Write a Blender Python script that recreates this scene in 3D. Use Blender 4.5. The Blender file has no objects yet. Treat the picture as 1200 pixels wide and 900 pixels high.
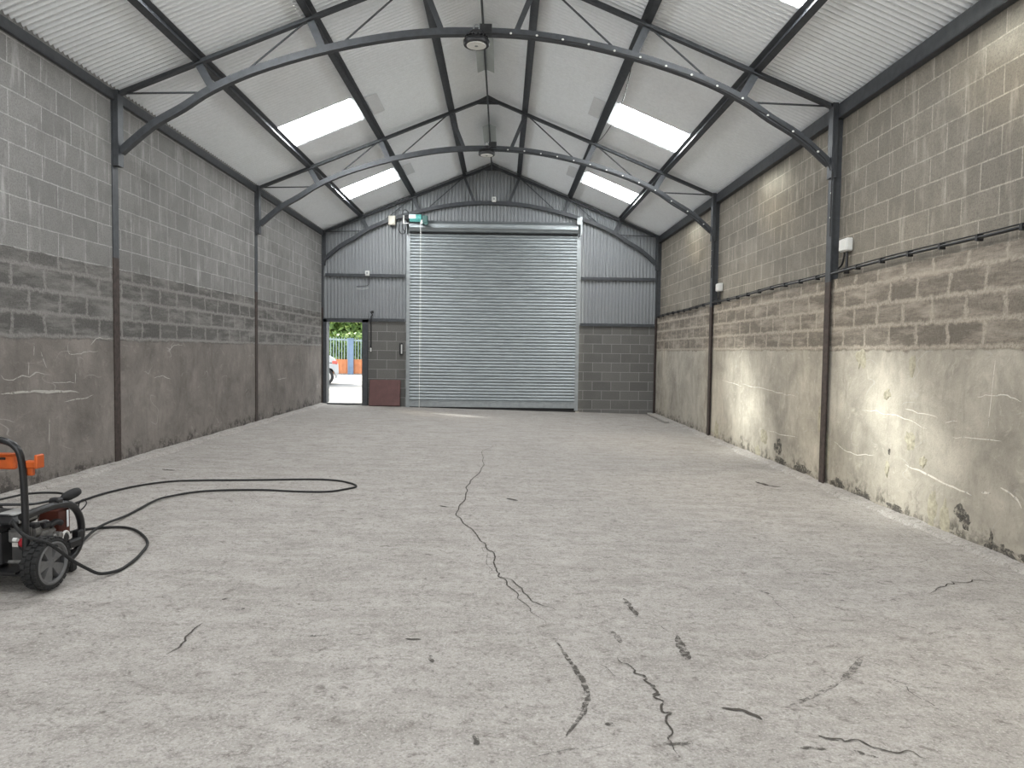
import bpy, math, random
from mathutils import Vector, Matrix, noise
random.seed(7)
scn = bpy.context.scene
COL = scn.collection
V = Vector

# ------------------------------------------------------------------ helpers
class MB:
    def __init__(s): s.v = []; s.f = []
    def add(s, vs, fs):
        n = len(s.v); s.v += [tuple(p) for p in vs]; s.f += [tuple(i + n for i in f) for f in fs]
    def box(s, c, d, rot=None):
        x, y, z = d[0]/2, d[1]/2, d[2]/2
        vs = [V((a*x, b*y, e*z)) for a in (-1, 1) for b in (-1, 1) for e in (-1, 1)]
        if rot is not None: vs = [rot @ p for p in vs]
        c = V(c); vs = [p + c for p in vs]
        s.add(vs, [(0,1,3,2),(4,6,7,5),(0,4,5,1),(2,3,7,6),(0,2,6,4),(1,5,7,3)])
        return s
    def rbox(s, c, d, b=.01, rot=None):
        # box with bevelled edges (chamfered hull)
        x, y, z = d[0]/2, d[1]/2, d[2]/2
        vs = []; idx = {}
        for a in (-1, 1):
            for e in (-1, 1):
                for g in (-1, 1):
                    for k in range(3):
                        p = [a*x, e*y, g*z]
                        for m in range(3):
                            if m != k: p[m] -= (a, e, g)[m]*b
                        idx[(a, e, g, k)] = len(vs); vs.append(V(p))
        fs = []
        for k in range(3):
            o = [m for m in range(3) if m != k]
            for sg in (-1, 1):
                q = []
                for (u, w) in ((-1,-1),(1,-1),(1,1),(-1,1)):
                    t = [0,0,0]; t[k] = sg; t[o[0]] = u; t[o[1]] = w
                    q.append(idx[(t[0], t[1], t[2], k)])
                fs.append(q)
        for k in range(3):
            o = [m for m in range(3) if m != k]
            for u in (-1, 1):
                for w in (-1, 1):
                    q = []
                    for sg, m in ((-1, o[0]), (-1, o[1]), (1, o[1]), (1, o[0])):
                        t = [0,0,0]; t[k] = sg; t[o[0]] = u; t[o[1]] = w
                        q.append(idx[(t[0], t[1], t[2], m)])
                    fs.append(q)
        for key in [(a,e,g) for a in (-1,1) for e in (-1,1) for g in (-1,1)]:
            fs.append([idx[key + (k,)] for k in range(3)])
        if rot is not None: vs = [rot @ p for p in vs]
        c = V(c); s.add([p + c for p in vs], fs); return s
    def beam(s, p0, p1, w, h, up=(0,0,1)):
        p0, p1 = V(p0), V(p1); d = (p1-p0).normalized(); u = V(up)
        sd = d.cross(u)
        if sd.length < 1e-5: sd = d.cross(V((0,1,0)))
        sd.normalize(); u = sd.cross(d)
        vs = []
        for p in (p0, p1):
            for a, b in ((-1,-1),(1,-1),(1,1),(-1,1)): vs.append(p + sd*(a*w/2) + u*(b*h/2))
        s.add(vs, [(3,2,1,0),(4,5,6,7),(0,1,5,4),(1,2,6,5),(2,3,7,6),(3,0,4,7)]); return s
    def sweep(s, pts, prof, upf=None, closed_prof=True, caps=True):
        # prof: list of (a,b) with a along side, b along up
        pts = [V(p) for p in pts]; n = len(pts); m = len(prof); vs = []
        for i, p in enumerate(pts):
            d = (pts[min(i+1,n-1)] - pts[max(i-1,0)]).normalized()
            u = V(upf) if upf else V((0,0,1))
            sd = d.cross(u)
            if sd.length < 1e-4: sd = d.cross(V((0,1,0)))
            sd.normalize(); u = sd.cross(d)
            vs += [p + sd*a + u*b for a, b in prof]
        fs = []
        for i in range(n-1):
            for j in range(m if closed_prof else m-1):
                k = (j+1) % m
                fs.append((i*m+j, i*m+k, (i+1)*m+k, (i+1)*m+j))
        if caps and closed_prof: fs.append(tuple(range(m))[::-1]); fs.append(tuple((n-1)*m+j for j in range(m)))
        s.add(vs, fs); return s
    def tube(s, pts, r, n=8, closed=False):
        pts = [V(p) for p in pts]; N = len(pts); vs = []
        t = (pts[1]-pts[0]).normalized(); nrm = t.orthogonal().normalized()
        for i, p in enumerate(pts):
            if closed: d = (pts[(i+1) % N]-pts[i-1]).normalized()
            else: d = (pts[min(i+1,N-1)]-pts[max(i-1,0)]).normalized()
            nrm = (nrm - d*nrm.dot(d)); nrm = nrm.normalized() if nrm.length > 1e-6 else d.orthogonal().normalized()
            b = d.cross(nrm)
            rr = r[i] if isinstance(r, (list, tuple)) else r
            vs += [p + nrm*(rr*math.cos(2*math.pi*k/n)) + b*(rr*math.sin(2*math.pi*k/n)) for k in range(n)]
        fs = []
        for i in range(N if closed else N-1):
            i2 = (i+1) % N
            for k in range(n):
                k2 = (k+1) % n; fs.append((i*n+k, i*n+k2, i2*n+k2, i2*n+k))
        if not closed: fs.append(tuple(range(n))[::-1]); fs.append(tuple((N-1)*n+k for k in range(n)))
        s.add(vs, fs); return s
    def lathe(s, prof, c, axis='z', n=24, caps=True):
        # prof: list of (radius, height)
        c = V(c); vs = []; m = len(prof)
        for r, h in prof:
            for k in range(n):
                a = 2*math.pi*k/n; p = (r*math.cos(a), r*math.sin(a), h)
                if axis == 'x': p = (p[2], p[0], p[1])
                elif axis == 'y': p = (p[1], p[2], p[0])
                vs.append(c + V(p))
        fs = []
        for i in range(m-1):
            for k in range(n):
                k2 = (k+1) % n; fs.append((i*n+k, i*n+k2, (i+1)*n+k2, (i+1)*n+k))
        if caps: fs.append(tuple(range(n))[::-1]); fs.append(tuple((m-1)*n+k for k in range(n)))
        s.add(vs, fs); return s
    def prism(s, poly, off):
        # poly: list of 3d points, extruded by off
        off = V(off); n = len(poly); vs = [V(p) for p in poly] + [V(p)+off for p in poly]
        s.add(vs, [tuple(range(n))[::-1], tuple(range(n, 2*n))] + [(i, (i+1) % n, (i+1) % n+n, i+n) for i in range(n)]); return s
    def ball(s, c, r, n=8, m=6, sc=(1,1,1)):
        pr = [(max(r*math.sin(math.pi*i/m), r*.02), -r*math.cos(math.pi*i/m)) for i in range(m+1)]
        k = len(s.v); s.lathe(pr, (0,0,0), 'z', n)
        for i in range(k, len(s.v)):
            p = s.v[i]; s.v[i] = (p[0]*sc[0]+c[0], p[1]*sc[1]+c[1], p[2]*sc[2]+c[2])
        return s
    def build(s, name, mat, parent=None, smooth=False, bevel=0):
        me = bpy.data.meshes.new(name); me.from_pydata(s.v, [], s.f); me.validate(); me.update()
        import bmesh
        bm = bmesh.new(); bm.from_mesh(me); bmesh.ops.recalc_face_normals(bm, faces=bm.faces); bm.to_mesh(me); bm.free()
        if mat: me.materials.append(mat)
        o = bpy.data.objects.new(name, me); COL.objects.link(o)
        if parent is not None: o.parent = parent
        if smooth:
            for p in me.polygons: p.use_smooth = True
            try: me.set_sharp_from_angle(angle=math.radians(40))
            except Exception: pass
        if bevel:
            b = o.modifiers.new('bevel', 'BEVEL'); b.width = bevel; b.segments = 2; b.limit_method = 'ANGLE'
        return o

def smooth_path(pts, k=6, closed=False):
    pts = [V(p) for p in pts]; n = len(pts); out = []
    for i in range(n if closed else n-1):
        if closed: a, b, c, d = pts[i-1], pts[i], pts[(i+1) % n], pts[(i+2) % n]
        else: a, b, c, d = pts[max(i-1,0)], pts[i], pts[i+1], pts[min(i+2,n-1)]
        for j in range(k):
            t = j/k
            out.append(.5*((2*b)+(c-a)*t+(2*a-5*b+4*c-d)*t*t+(3*b-a-3*c+d)*t**3))
    if not closed: out.append(pts[-1])
    return out

def thing(name, label, cat, loc=(0,0,0), rz=0, group=None):
    o = bpy.data.objects.new(name, None); COL.objects.link(o); o.location = loc; o.rotation_euler = (0,0,rz)
    o.empty_display_size = .1
    return tag(o, label, cat, group)
def tag(o, label, cat=None, group=None, kind=None):
    if label: o['label'] = label
    if cat: o['category'] = cat
    if group: o['group'] = group
    if kind: o['kind'] = kind
    return o
def struct(o, label=None):
    o['kind'] = 'structure'
    if label: o['label'] = label
    return o
def copy_tree(o, parent=None):
    c = o.copy(); COL.objects.link(c)
    if parent is not None: c.parent = parent
    for ch in list(o.children): copy_tree(ch, c)
    return c

# ------------------------------------------------------------------ materials
class NT:
    def __init__(s, name):
        s.m = bpy.data.materials.new(name); s.m.use_nodes = True; s.t = s.m.node_tree; s.t.nodes.clear()
        s.out = s.n('ShaderNodeOutputMaterial')
    def n(s, ty, **kw):
        x = s.t.nodes.new(ty)
        for k, v in kw.items(): setattr(x, k, v)
        return x
    def l(s, a, b): s.t.links.new(a, b)
    def sv(s, sock, v):
        if hasattr(v, 'is_linked') or isinstance(v, bpy.types.NodeSocket): s.l(v, sock)
        else: sock.default_value = v
    def math(s, op, a, b=0, clamp=False):
        x = s.n('ShaderNodeMath', operation=op, use_clamp=clamp); s.sv(x.inputs[0], a); s.sv(x.inputs[1], b); return x.outputs[0]
    def mix(s, f, a, b, mode='MIX'):
        x = s.n('ShaderNodeMix', data_type='RGBA', blend_type=mode); s.sv(x.inputs[0], f)
        s.sv(x.inputs[6], a if not isinstance(a, tuple) else (a+(1,))[:4]); s.sv(x.inputs[7], b if not isinstance(b, tuple) else (b+(1,))[:4]); return x.outputs[2]
    def ramp(s, f, stops):
        x = s.n('ShaderNodeValToRGB'); e = x.color_ramp.elements
        while len(e) < len(stops): e.new(.5)
        for i, (p, c) in enumerate(stops):
            e[i].position = p; e[i].color = (c, c, c, 1) if isinstance(c, (int, float)) else (c+(1,))[:4]
        s.sv(x.inputs[0], f); return x.outputs[0]
    def noise(s, vec, scale, detail=4, rough=.6, dist=0):
        x = s.n('ShaderNodeTexNoise'); x.inputs['Scale'].default_value = scale; x.inputs['Detail'].default_value = detail
        x.inputs['Roughness'].default_value = rough; x.inputs['Distortion'].default_value = dist
        if vec is not None: s.l(vec, x.inputs['Vector'])
        return x.outputs[0]
    def coords(s): return s.n('ShaderNodeTexCoord').outputs['Object']
    def sep(s, v):
        x = s.n('ShaderNodeSeparateXYZ'); s.l(v, x.inputs[0]); return x.outputs
    def comb(s, x, y, z):
        c = s.n('ShaderNodeCombineXYZ'); s.sv(c.inputs[0], x); s.sv(c.inputs[1], y); s.sv(c.inputs[2], z); return c.outputs[0]
    def mapv(s, v, scale=(1,1,1), loc=(0,0,0)):
        x = s.n('ShaderNodeMapping'); x.inputs['Scale'].default_value = scale; x.inputs['Location'].default_value = loc; s.l(v, x.inputs[0]); return x.outputs[0]
    def bump(s, h, strength=.4, dist=.01, normal=None):
        x = s.n('ShaderNodeBump'); x.inputs['Strength'].default_value = strength; x.inputs['Distance'].default_value = dist
        s.l(h, x.inputs['Height'])
        if normal is not None: s.l(normal, x.inputs['Normal'])
        return x.outputs[0]
    def pbr(s, col, rough=.8, metal=0, normal=None, spec=None):
        b = s.n('ShaderNodeBsdfPrincipled')
        s.sv(b.inputs['Base Color'], (col+(1,))[:4] if isinstance(col, tuple) else col)
        s.sv(b.inputs['Roughness'], rough); s.sv(b.inputs['Metallic'], metal)
        if spec is not None: s.sv(b.inputs['Specular IOR Level'], spec)
        if normal is not None: s.l(normal, b.inputs['Normal'])
        s.l(b.outputs[0], s.out.inputs[0]); return s.m

def simple(name, col, rough=.6, metal=0, var=.12, scale=20, bump=0, spec=None):
    t = NT(name); c = t.coords(); n = t.noise(c, scale, 5, .6)
    f = t.ramp(n, [(.3, 1-var), (.7, 1+var)])
    k = t.mix(1.0, col, f, 'MULTIPLY')
    nr = t.bump(n, .3, bump) if bump else None
    return t.pbr(k, rough, metal, nr, spec)

def mat_floor():
    t = NT('concrete_floor'); c = t.coords()
    big = t.noise(c, .55, 5, .6); mid = t.noise(c, 3.2, 6, .65); fine = t.noise(c, 30, 5, .75); grit = t.noise(c, 95, 3, .75)
    st = t.noise(t.mapv(c, (1.2, 3.6, 1)), 1.7, 7, .72)
    col = t.mix(big, (.32,.297,.273), (.42,.396,.368))
    col = t.mix(t.ramp(mid, [(.35, 0), (.72, .6)]), col, (.475,.45,.42))
    col = t.mix(t.ramp(st, [(.44, 0), (.68, .6)]), col, (.23,.21,.19))
    col = t.mix(t.ramp(fine, [(.32, .75), (.5, 0)]), col, (.19,.174,.157))
    col = t.mix(t.ramp(grit, [(.54, 0), (.7, .7)]), col, (.60,.575,.54))
    col = t.mix(t.ramp(grit, [(.30, .8), (.44, 0)]), col, (.16,.147,.132))
    pit = t.noise(t.mapv(c, (1, 1.25, 1)), 13, 8, .82, .5)
    col = t.mix(t.ramp(pit, [(.55, 0), (.64, .85)]), col, (.15,.136,.12))
    col = t.mix(t.ramp(pit, [(.34, .5), (.44, 0)]), col, (.56,.53,.495))
    h = t.math('ADD', t.math('MULTIPLY', fine, .7), t.math('ADD', t.math('MULTIPLY', grit, .4), t.math('MULTIPLY', mid, .7)))
    return t.pbr(col, .9, 0, t.bump(h, .6, .014), .25)

def mat_wall(tint, ltint, mtint, foot):
    # three zones of one old wall: neat blocks above, rough smeared blocks, then rendered concrete
    t = NT('old_wall'); c = t.coords(); x, y, z = t.sep(c)
    uv = t.comb(y, t.math('SUBTRACT', z, .009), 0.0)
    # ---- top blocks
    def brick(vec, w, h, mort, smooth, c1, c2, mc, shift=.5):
        b = t.n('ShaderNodeTexBrick'); b.offset = shift; b.inputs['Scale'].default_value = 1
        b.inputs['Brick Width'].default_value = w; b.inputs['Row Height'].default_value = h
        b.inputs['Mortar Size'].default_value = mort; b.inputs['Mortar Smooth'].default_value = smooth
        b.inputs['Color1'].default_value = c1+(1,); b.inputs['Color2'].default_value = c2+(1,); b.inputs['Mortar'].default_value = mc+(1,)
        b.inputs['Bias'].default_value = 0
        t.l(vec, b.inputs['Vector']); return b
    T = lambda k: tuple(k*q for q in tint)
    wob = t.noise(c, 6, 3, .5)
    uvw = t.comb(t.math('ADD', y, t.math('MULTIPLY', t.math('SUBTRACT', wob, .5), .012)), t.math('ADD', t.math('SUBTRACT', z, .009), t.math('MULTIPLY', t.math('SUBTRACT', wob, .5), .012)), 0.0)
    b1 = brick(uvw, .45, .225, .007, .25, T(.205), T(.255), T(.42))
    fine = t.noise(c, 60, 4, .75); mid = t.noise(c, 4.5, 5, .65); grit = t.noise(c, 150, 2, .7)
    streak = t.noise(t.mapv(c, (4.5, 4.5, .7)), 2.2, 5, .65)
    top = t.mix(t.ramp(fine, [(.34, .6), (.54, 0)]), b1.outputs['Color'], T(.12))
    top = t.mix(t.ramp(grit, [(.58, 0), (.74, .45)]), top, T(.42))
    top = t.mix(t.ramp(streak, [(.54, 0), (.70, .6)]), top, T(.44))
    top = t.mix(t.ramp(mid, [(.3, .5), (.52, 0)]), top, T(.15))
    top = t.mix(t.ramp(t.noise(c, 1.1, 5, .65), [(.5, 0), (.72, .35)]), top, T(.34))
    # ---- middle rough band
    TM = lambda k: tuple(min(.9, k*q) for q in mtint)
    wob2 = t.noise(c, 9, 5, .7)
    uv2 = t.comb(t.math('ADD', y, t.math('MULTIPLY', t.math('SUBTRACT', wob2, .5), .15)), t.math('ADD', z, t.math('MULTIPLY', t.math('SUBTRACT', wob2, .5), .08)), 0.0)
    b2 = brick(uv2, .45, .212, .034, .9, TM(.115), TM(.15), TM(.27))
    rough = t.noise(c, 42, 6, .8)
    midc = t.mix(t.ramp(rough, [(.35, .65), (.55, 0)]), b2.outputs['Color'], TM(.07))
    midc = t.mix(t.ramp(rough, [(.6, 0), (.75, .5)]), midc, TM(.33))
    smear = t.noise(t.mapv(c, (1, .8, 4.2)), 1.9, 6, .7)
    midc = t.mix(t.ramp(smear, [(.46, 0), (.66, .8)]), midc, TM(.265))
    # ---- rendered lower zone
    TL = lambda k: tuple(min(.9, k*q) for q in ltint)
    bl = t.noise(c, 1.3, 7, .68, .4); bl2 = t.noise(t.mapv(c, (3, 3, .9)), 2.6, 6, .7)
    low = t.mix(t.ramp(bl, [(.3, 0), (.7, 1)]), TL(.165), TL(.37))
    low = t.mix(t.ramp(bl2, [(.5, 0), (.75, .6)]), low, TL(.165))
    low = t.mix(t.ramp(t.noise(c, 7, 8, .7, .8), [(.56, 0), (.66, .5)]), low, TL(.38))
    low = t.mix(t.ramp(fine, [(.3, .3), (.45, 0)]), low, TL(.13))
    # thin white scratches: noise contour lines, broken up
    ct = t.noise(t.mapv(c, (1, 1, 2.0)), 1.15, 2, .45, .3)
    ln = t.math('ABSOLUTE', t.math('SUBTRACT', ct, .5))
    lnm = t.math('MULTIPLY', t.ramp(ln, [(.0, 1), (.0045, 0)]), t.ramp(t.noise(c, 2.3, 3, .6), [(.52, 0), (.6, .4)]))
    low = t.mix(lnm, low, (.56,.54,.51))
    # damp grime, painted recess shade and greenish crust at the foot of the wall
    damp_shade = t.math('ADD', t.math('SUBTRACT', z, foot), t.math('MULTIPLY', t.math('SUBTRACT', t.noise(c, 3.3, 6, .7), .5), .75))
    low = t.mix(t.ramp(damp_shade, [(.03, .85), (.17, 0)]), low, TL(.075))
    crust = t.math('MULTIPLY', t.ramp(damp_shade, [(.10, 1), (.42, 0)]), t.ramp(t.noise(c, 11, 4, .7), [(.48, 0), (.54, .75)]))
    low = t.mix(crust, low, TL(.30))
    # ---- zone edges
    e = t.math('MULTIPLY', t.math('SUBTRACT', t.noise(c, 5, 6, .75), .5), .14)
    zz = t.math('ADD', z, e)
    m1 = t.ramp(t.math('SUBTRACT', zz, 1.45), [(.0, 0), (.02, 1)])
    m2 = t.ramp(t.math('SUBTRACT', t.math('ADD', z, t.math('MULTIPLY', e, .5)), 2.25), [(.0, 0), (.012, 1)])
    col = t.mix(m1, low, midc); col = t.mix(m2, col, top)
    h1 = t.math('ADD', t.math('MULTIPLY', b1.outputs['Fac'], -.5), t.math('MULTIPLY', fine, .5))
    h2 = t.math('ADD', t.math('MULTIPLY', b2.outputs['Fac'], .35), t.math('MULTIPLY', rough, 1.6))
    h3 = t.math('ADD', t.math('MULTIPLY', fine, .25), t.math('MULTIPLY', t.noise(c, 7, 8, .7, .8), .9))
    hx = t.n('ShaderNodeMix', data_type='FLOAT'); t.l(m1, hx.inputs[0]); t.l(h3, hx.inputs[2]); t.l(h2, hx.inputs[3])
    hy = t.n('ShaderNodeMix', data_type='FLOAT'); t.l(m2, hy.inputs[0]); t.l(hx.outputs[0], hy.inputs[2]); t.l(h1, hy.inputs[3])
    return t.pbr(col, .92, 0, t.bump(hy.outputs[0], .7, .016), .2)

def mat_gable_block():
    t = NT('gable_block'); c = t.coords(); x, y, z = t.sep(c)
    b = t.n('ShaderNodeTexBrick'); b.offset = .5
    for k, v in dict(zip(('Scale','Brick Width','Row Height','Mortar Size','Mortar Smooth','Bias'), (1,.45,.225,.006,.2,0))).items(): b.inputs[k].default_value = v
    b.inputs['Color1'].default_value = (.125,.122,.115,1); b.inputs['Color2'].default_value = (.165,.16,.15,1); b.inputs['Mortar'].default_value = (.30,.295,.285,1)
    t.l(t.comb(x, t.math('SUBTRACT', z, .03), 0.0), b.inputs['Vector'])
    f = t.noise(c, 50, 4, .7)
    col = t.mix(t.ramp(f, [(.35, .4), (.55, 0)]), b.outputs['Color'], (.09,.088,.083))
    col = t.mix(t.ramp(t.noise(c, 3, 4, .6), [(.5, 0), (.8, .3)]), col, (.2,.19,.175))
    return t.pbr(col, .9, 0, t.bump(t.math('ADD', t.math('MULTIPLY', b.outputs['Fac'], -.4), f), .4, .008), .2)

def mat_sheet(name, col, rough=.55, dirt=(.30,.31,.31)):
    t = NT(name); c = t.coords()
    a = t.noise(c, 1.1, 5, .6); b = t.noise(c, 22, 5, .7)
    k = t.mix(t.ramp(a, [(.45, 0), (.8, .35)]), col, dirt)
    k = t.mix(t.ramp(b, [(.35, .16), (.6, 0)]), k, tuple(q*.6 for q in col))
    return t.pbr(k, rough, 0, t.bump(b, .1, .003), .35)

def mat_skylight():
    # translucent sheeting glowing with daylight; part of the sun passes straight through
    t = NT('skylight_sheet')
    tr = t.n('ShaderNodeBsdfTransparent'); tr.inputs[0].default_value = (.72,.74,.74,1)
    em = t.n('ShaderNodeEmission'); em.inputs[0].default_value = (.97,.985,1,1); em.inputs[1].default_value = SKY_GLOW
    ad = t.n('ShaderNodeAddShader'); t.l(tr.outputs[0], ad.inputs[0]); t.l(em.outputs[0], ad.inputs[1]); t.l(ad.outputs[0], t.out.inputs[0]); return t.m

def mat_galv():
    t = NT('galvanised_steel'); c = t.coords()
    s = t.noise(t.mapv(c, (1.2, 1, 14)), 3, 5, .6); sp = t.n('ShaderNodeTexVoronoi'); sp.inputs['Scale'].default_value = 45; t.l(c, sp.inputs['Vector'])
    k = t.mix(t.ramp(s, [(.35, 0), (.7, 1)]), (.27,.295,.305), (.38,.41,.42))
    return t.pbr(k, t.ramp(s, [(.3, .46), (.7, .58)]), .8)

def mat_leaf():
    t = NT('leaf_green'); c = t.coords(); n = t.noise(c, 5, 3, .6)
    k = t.ramp(n, [(.3, (.035,.075,.02)), (.55, (.12,.2,.045)), (.75, (.32,.36,.08))])
    return t.pbr(k, .6)

SKY_GLOW = 7.0
M = {}
M['floor'] = mat_floor()
M['wall_l'] = mat_wall((1.0,.98,.945), (.76,.69,.63), (1.1,1.06,1.0), .076); M['wall_r'] = mat_wall((1.10,1.0,.84), (1.48,1.36,1.15), (1.75,1.54,1.28), -.076)  # right wall's warmer, brighter tints also paint in bounced sunlight
M['gable'] = mat_gable_block()
M['roof'] = mat_sheet('roof_sheet', (.90,.93,.955), .55, (.80,.82,.83)); M['clad'] = mat_sheet('wall_cladding', (.275,.287,.296), .5, (.27,.275,.28))
M['sky'] = mat_skylight()
M['steel'] = simple('painted_steel', (.048,.052,.058), .55, 0, .25, 14, .002)
M['rust'] = simple('rusty_steel', (.050,.036,.031), .75, 0, .45, 18, .004)
M['galv'] = mat_galv()
M['galv_dull'] = simple('dull_galvanised', (.30,.32,.325), .5, .5, .15, 8)
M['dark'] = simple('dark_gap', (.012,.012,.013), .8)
M['black'] = simple('black_plastic', (.010,.010,.011), .5, 0, .2, 30)
M['blackpaint'] = simple('black_tube_paint', (.011,.011,.012), .35, 0, .15, 20)
M['rubber'] = simple('black_rubber', (.0125,.0125,.0125), .75, 0, .3, 40, .001)
M['wheelgrey'] = simple('grey_plastic_wheel', (.13,.13,.13), .55, 0, .15, 30)
M['orange'] = simple('orange_plastic', (.52,.10,.018), .45, 0, .15, 15)
M['redbrown'] = simple('red_shroud', (.075,.018,.010), .5, 0, .2, 15)
M['redcap'] = simple('red_cap', (.35,.02,.03), .4)
M['alu'] = simple('cast_aluminium', (.20,.195,.185), .5, .4, .3, 40, .003)
M['white'] = simple('white_plastic', (.68,.68,.65), .5, 0, .06, 10)
M['beige'] = simple('beige_enclosure', (.62,.59,.50), .5, 0, .06, 10)
M['labelwhite'] = simple('label_white', (.75,.78,.8), .5, 0, .03, 10)
M['labelgrey'] = simple('label_grey', (.34,.34,.33), .5, 0, .1, 20)
M['teal'] = simple('teal_motor_paint', (.08,.37,.34), .4, 0, .12, 20)
M['green'] = simple('dark_green_paint', (.02,.085,.075), .45, 0, .2, 20)
M['board'] = simple('brown_board', (.115,.052,.048), .6, 0, .18, 6)
M['wood'] = simple('grey_timber', (.36,.34,.31), .8, 0, .2, 12, .003)
def mat_mark(name, col, lo, hi, sc):
    # dirt, scratches and painted recess shade with a broken, grainy outline
    t = NT(name); c = t.coords(); n = t.noise(c, sc, 6, .75)
    d = t.n('ShaderNodeBsdfDiffuse'); d.inputs[0].default_value = col+(1,); tr = t.n('ShaderNodeBsdfTransparent')
    mx = t.n('ShaderNodeMixShader'); t.l(t.ramp(n, [(lo, 0), (hi, 1)]), mx.inputs[0]); t.l(tr.outputs[0], mx.inputs[1]); t.l(d.outputs[0], mx.inputs[2]); t.l(mx.outputs[0], t.out.inputs[0]); return t.m
M['crack'] = mat_mark('crack_dirt', (.09,.082,.074), .36, .46, 30)
M['stain'] = mat_mark('oily_stain', (.115,.106,.096), .42, .56, 38)
M['faint'] = mat_mark('faint_mark', (.17,.158,.145), .44, .60, 34)
M['chalk'] = mat_mark('white_scratch', (.45,.435,.40), .30, .46, 26)
M['chalk2'] = mat_mark('pale_scratch', (.70,.67,.60), .32, .48, 26)
M['crust'] = simple('yellow_crust', (.36,.33,.25), .95, 0, .3, 25, .01)
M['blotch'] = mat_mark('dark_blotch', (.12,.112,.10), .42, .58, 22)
M['patch'] = mat_sheet('patch_sheet', (.76,.78,.79), .55, (.7,.7,.7)); M['ridge'] = simple('ridge_sheet', (.46,.50,.49), .6, 0, .08, 6)
M['lens'] = simple('lamp_lens', (.92,.92,.88), .4, 0, .05, 20)
M['screed'] = M['floor']
M['asphalt'] = simple('pale_tarmac', (.19,.187,.182), .9, 0, .35, 1.2)
M['forecourt'] = simple('pale_concrete', (.42,.41,.40), .9, 0, .2, 2)
M['carwhite'] = simple('white_car_paint', (.36,.37,.38), .25, 0, .02, 2)
M['tail'] = simple('red_lamp', (.5,.10,.08), .3)
M['tyre'] = simple('car_tyre', (.02,.02,.021), .8)
M['alloy'] = simple('alloy_wheel', (.5,.5,.5), .3, .6)
M['glassdark'] = simple('dark_glass', (.03,.035,.04), .1)
M['pal'] = simple('grey_blue_palisade', (.22,.28,.29), .5, .1, .1, 4)
M['palpost'] = simple('blue_gatepost', (.13,.19,.28), .5, 0, .1, 4)
M['orangeboard'] = simple('orange_boards', (.50,.19,.08), .7, 0, .15, 3)
M['leaf'] = mat_leaf(); M['bark'] = simple('bark', (.09,.07,.05), .9, 0, .3, 10)
M['outerwall'] = simple('outer_block', (.65,.64,.62), .9)  # unseen front wall, kept pale to bounce more light inside

# ------------------------------------------------------------------ room dimensions (metres)
YB = 17.08          # back gable wall
YF = -5.0           # wall behind the photographer
FR = [17.0, 12.47, 7.98]   # the three portal frames in view
SX = -.019          # floor falls towards the right
def fz(x, y=0): return SX*x
RH, RS = 5.885, .415
def roof(x): return RH - RS*abs(x)

# floor -------------------------------------------------------------
m = MB(); nx, ny = 60, 150
for j in range(ny+1):
    for i in range(nx+1):
        x = -4.25 + 8.5*i/nx; y = YF-.3 + (YB+.55-YF)*j/ny
        m.v.append((x, y, fz(x) + .007*(noise.noise((x*.9, y*.9, 0))) + .003*noise.noise((x*4, y*4, 3))))
for j in range(ny):
    for i in range(nx):
        a = j*(nx+1)+i; m.f.append((a, a+1, a+nx+2, a+nx+1))
floor = struct(m.build('floor', M['floor'], smooth=True), 'worn pale grey concrete floor with cracks and dark stains')

def strip(poly, w, z0, mat, name, jag=.35, taper=True, surf='floor', X=0):
    # a thin flat ribbon with ragged edges lying on the floor or a wall
    P = smooth_path([(a, b, 0) for a, b in poly], 7); n = len(P); vs = []; sd0 = random.uniform(0, 50)
    for i, p in enumerate(P):
        d = (P[min(i+1,n-1)]-P[max(i-1,0)]); d.z = 0; d.normalize(); s = V((-d.y, d.x, 0))
        t = i/(n-1); k = (min(1, 4*t, 4*(1-t))**.7 if taper else 1)*.5*w
        q = noise.noise((p.x*22+sd0, p.y*22, 1)); q2 = noise.noise((p.x*40, p.y*40+sd0, 5)); q3 = noise.noise((p.x*40+9, p.y*40+sd0, 8))
        a = p + s*(k*(1+1.2*jag*q2) + jag*w*.9*q); b = p - s*(k*(1+1.2*jag*q3) - jag*w*.9*q)
        vs += [a, b]
    m = MB()
    if surf == 'floor': vs = [V((p.x, p.y, fz(p.x) + z0 + .007*noise.noise((p.x*.9, p.y*.9, 0)) + .003*noise.noise((p.x*4, p.y*4, 3)))) for p in vs]
    else: vs = [V((X, p.x, p.y + .022*noise.noise((p.x*6, p.y*6, sd0)) + .010*noise.noise((p.x*19, p.y*19, sd0)))) for p in vs]
    m.add(vs, [(2*i, 2*i+1, 2*i+3, 2*i+2) for i in range(n-1)])
    return m
def blob(m, cx, cy, rx, ry, ang=0, n=18, rag=.35, lift=.003, surf='floor', X=0):
    vs = []; sd = random.uniform(0, 100)
    for k in range(n):
        a = 2*math.pi*k/n; r = 1 + rag*2*noise.noise((math.cos(a)*1.7+sd, math.sin(a)*1.7, sd))
        u, w = rx*r*math.cos(a), ry*r*math.sin(a)
        x = cx + u*math.cos(ang) - w*math.sin(ang); y = cy + u*math.sin(ang) + w*math.cos(ang)
        vs.append((x, y, fz(x)+lift+.007*noise.noise((x*.9, y*.9, 0))+.003*noise.noise((x*4, y*4, 3))) if surf == 'floor' else (X, x, y))
    m.add(vs, [tuple(range(n))])

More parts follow.
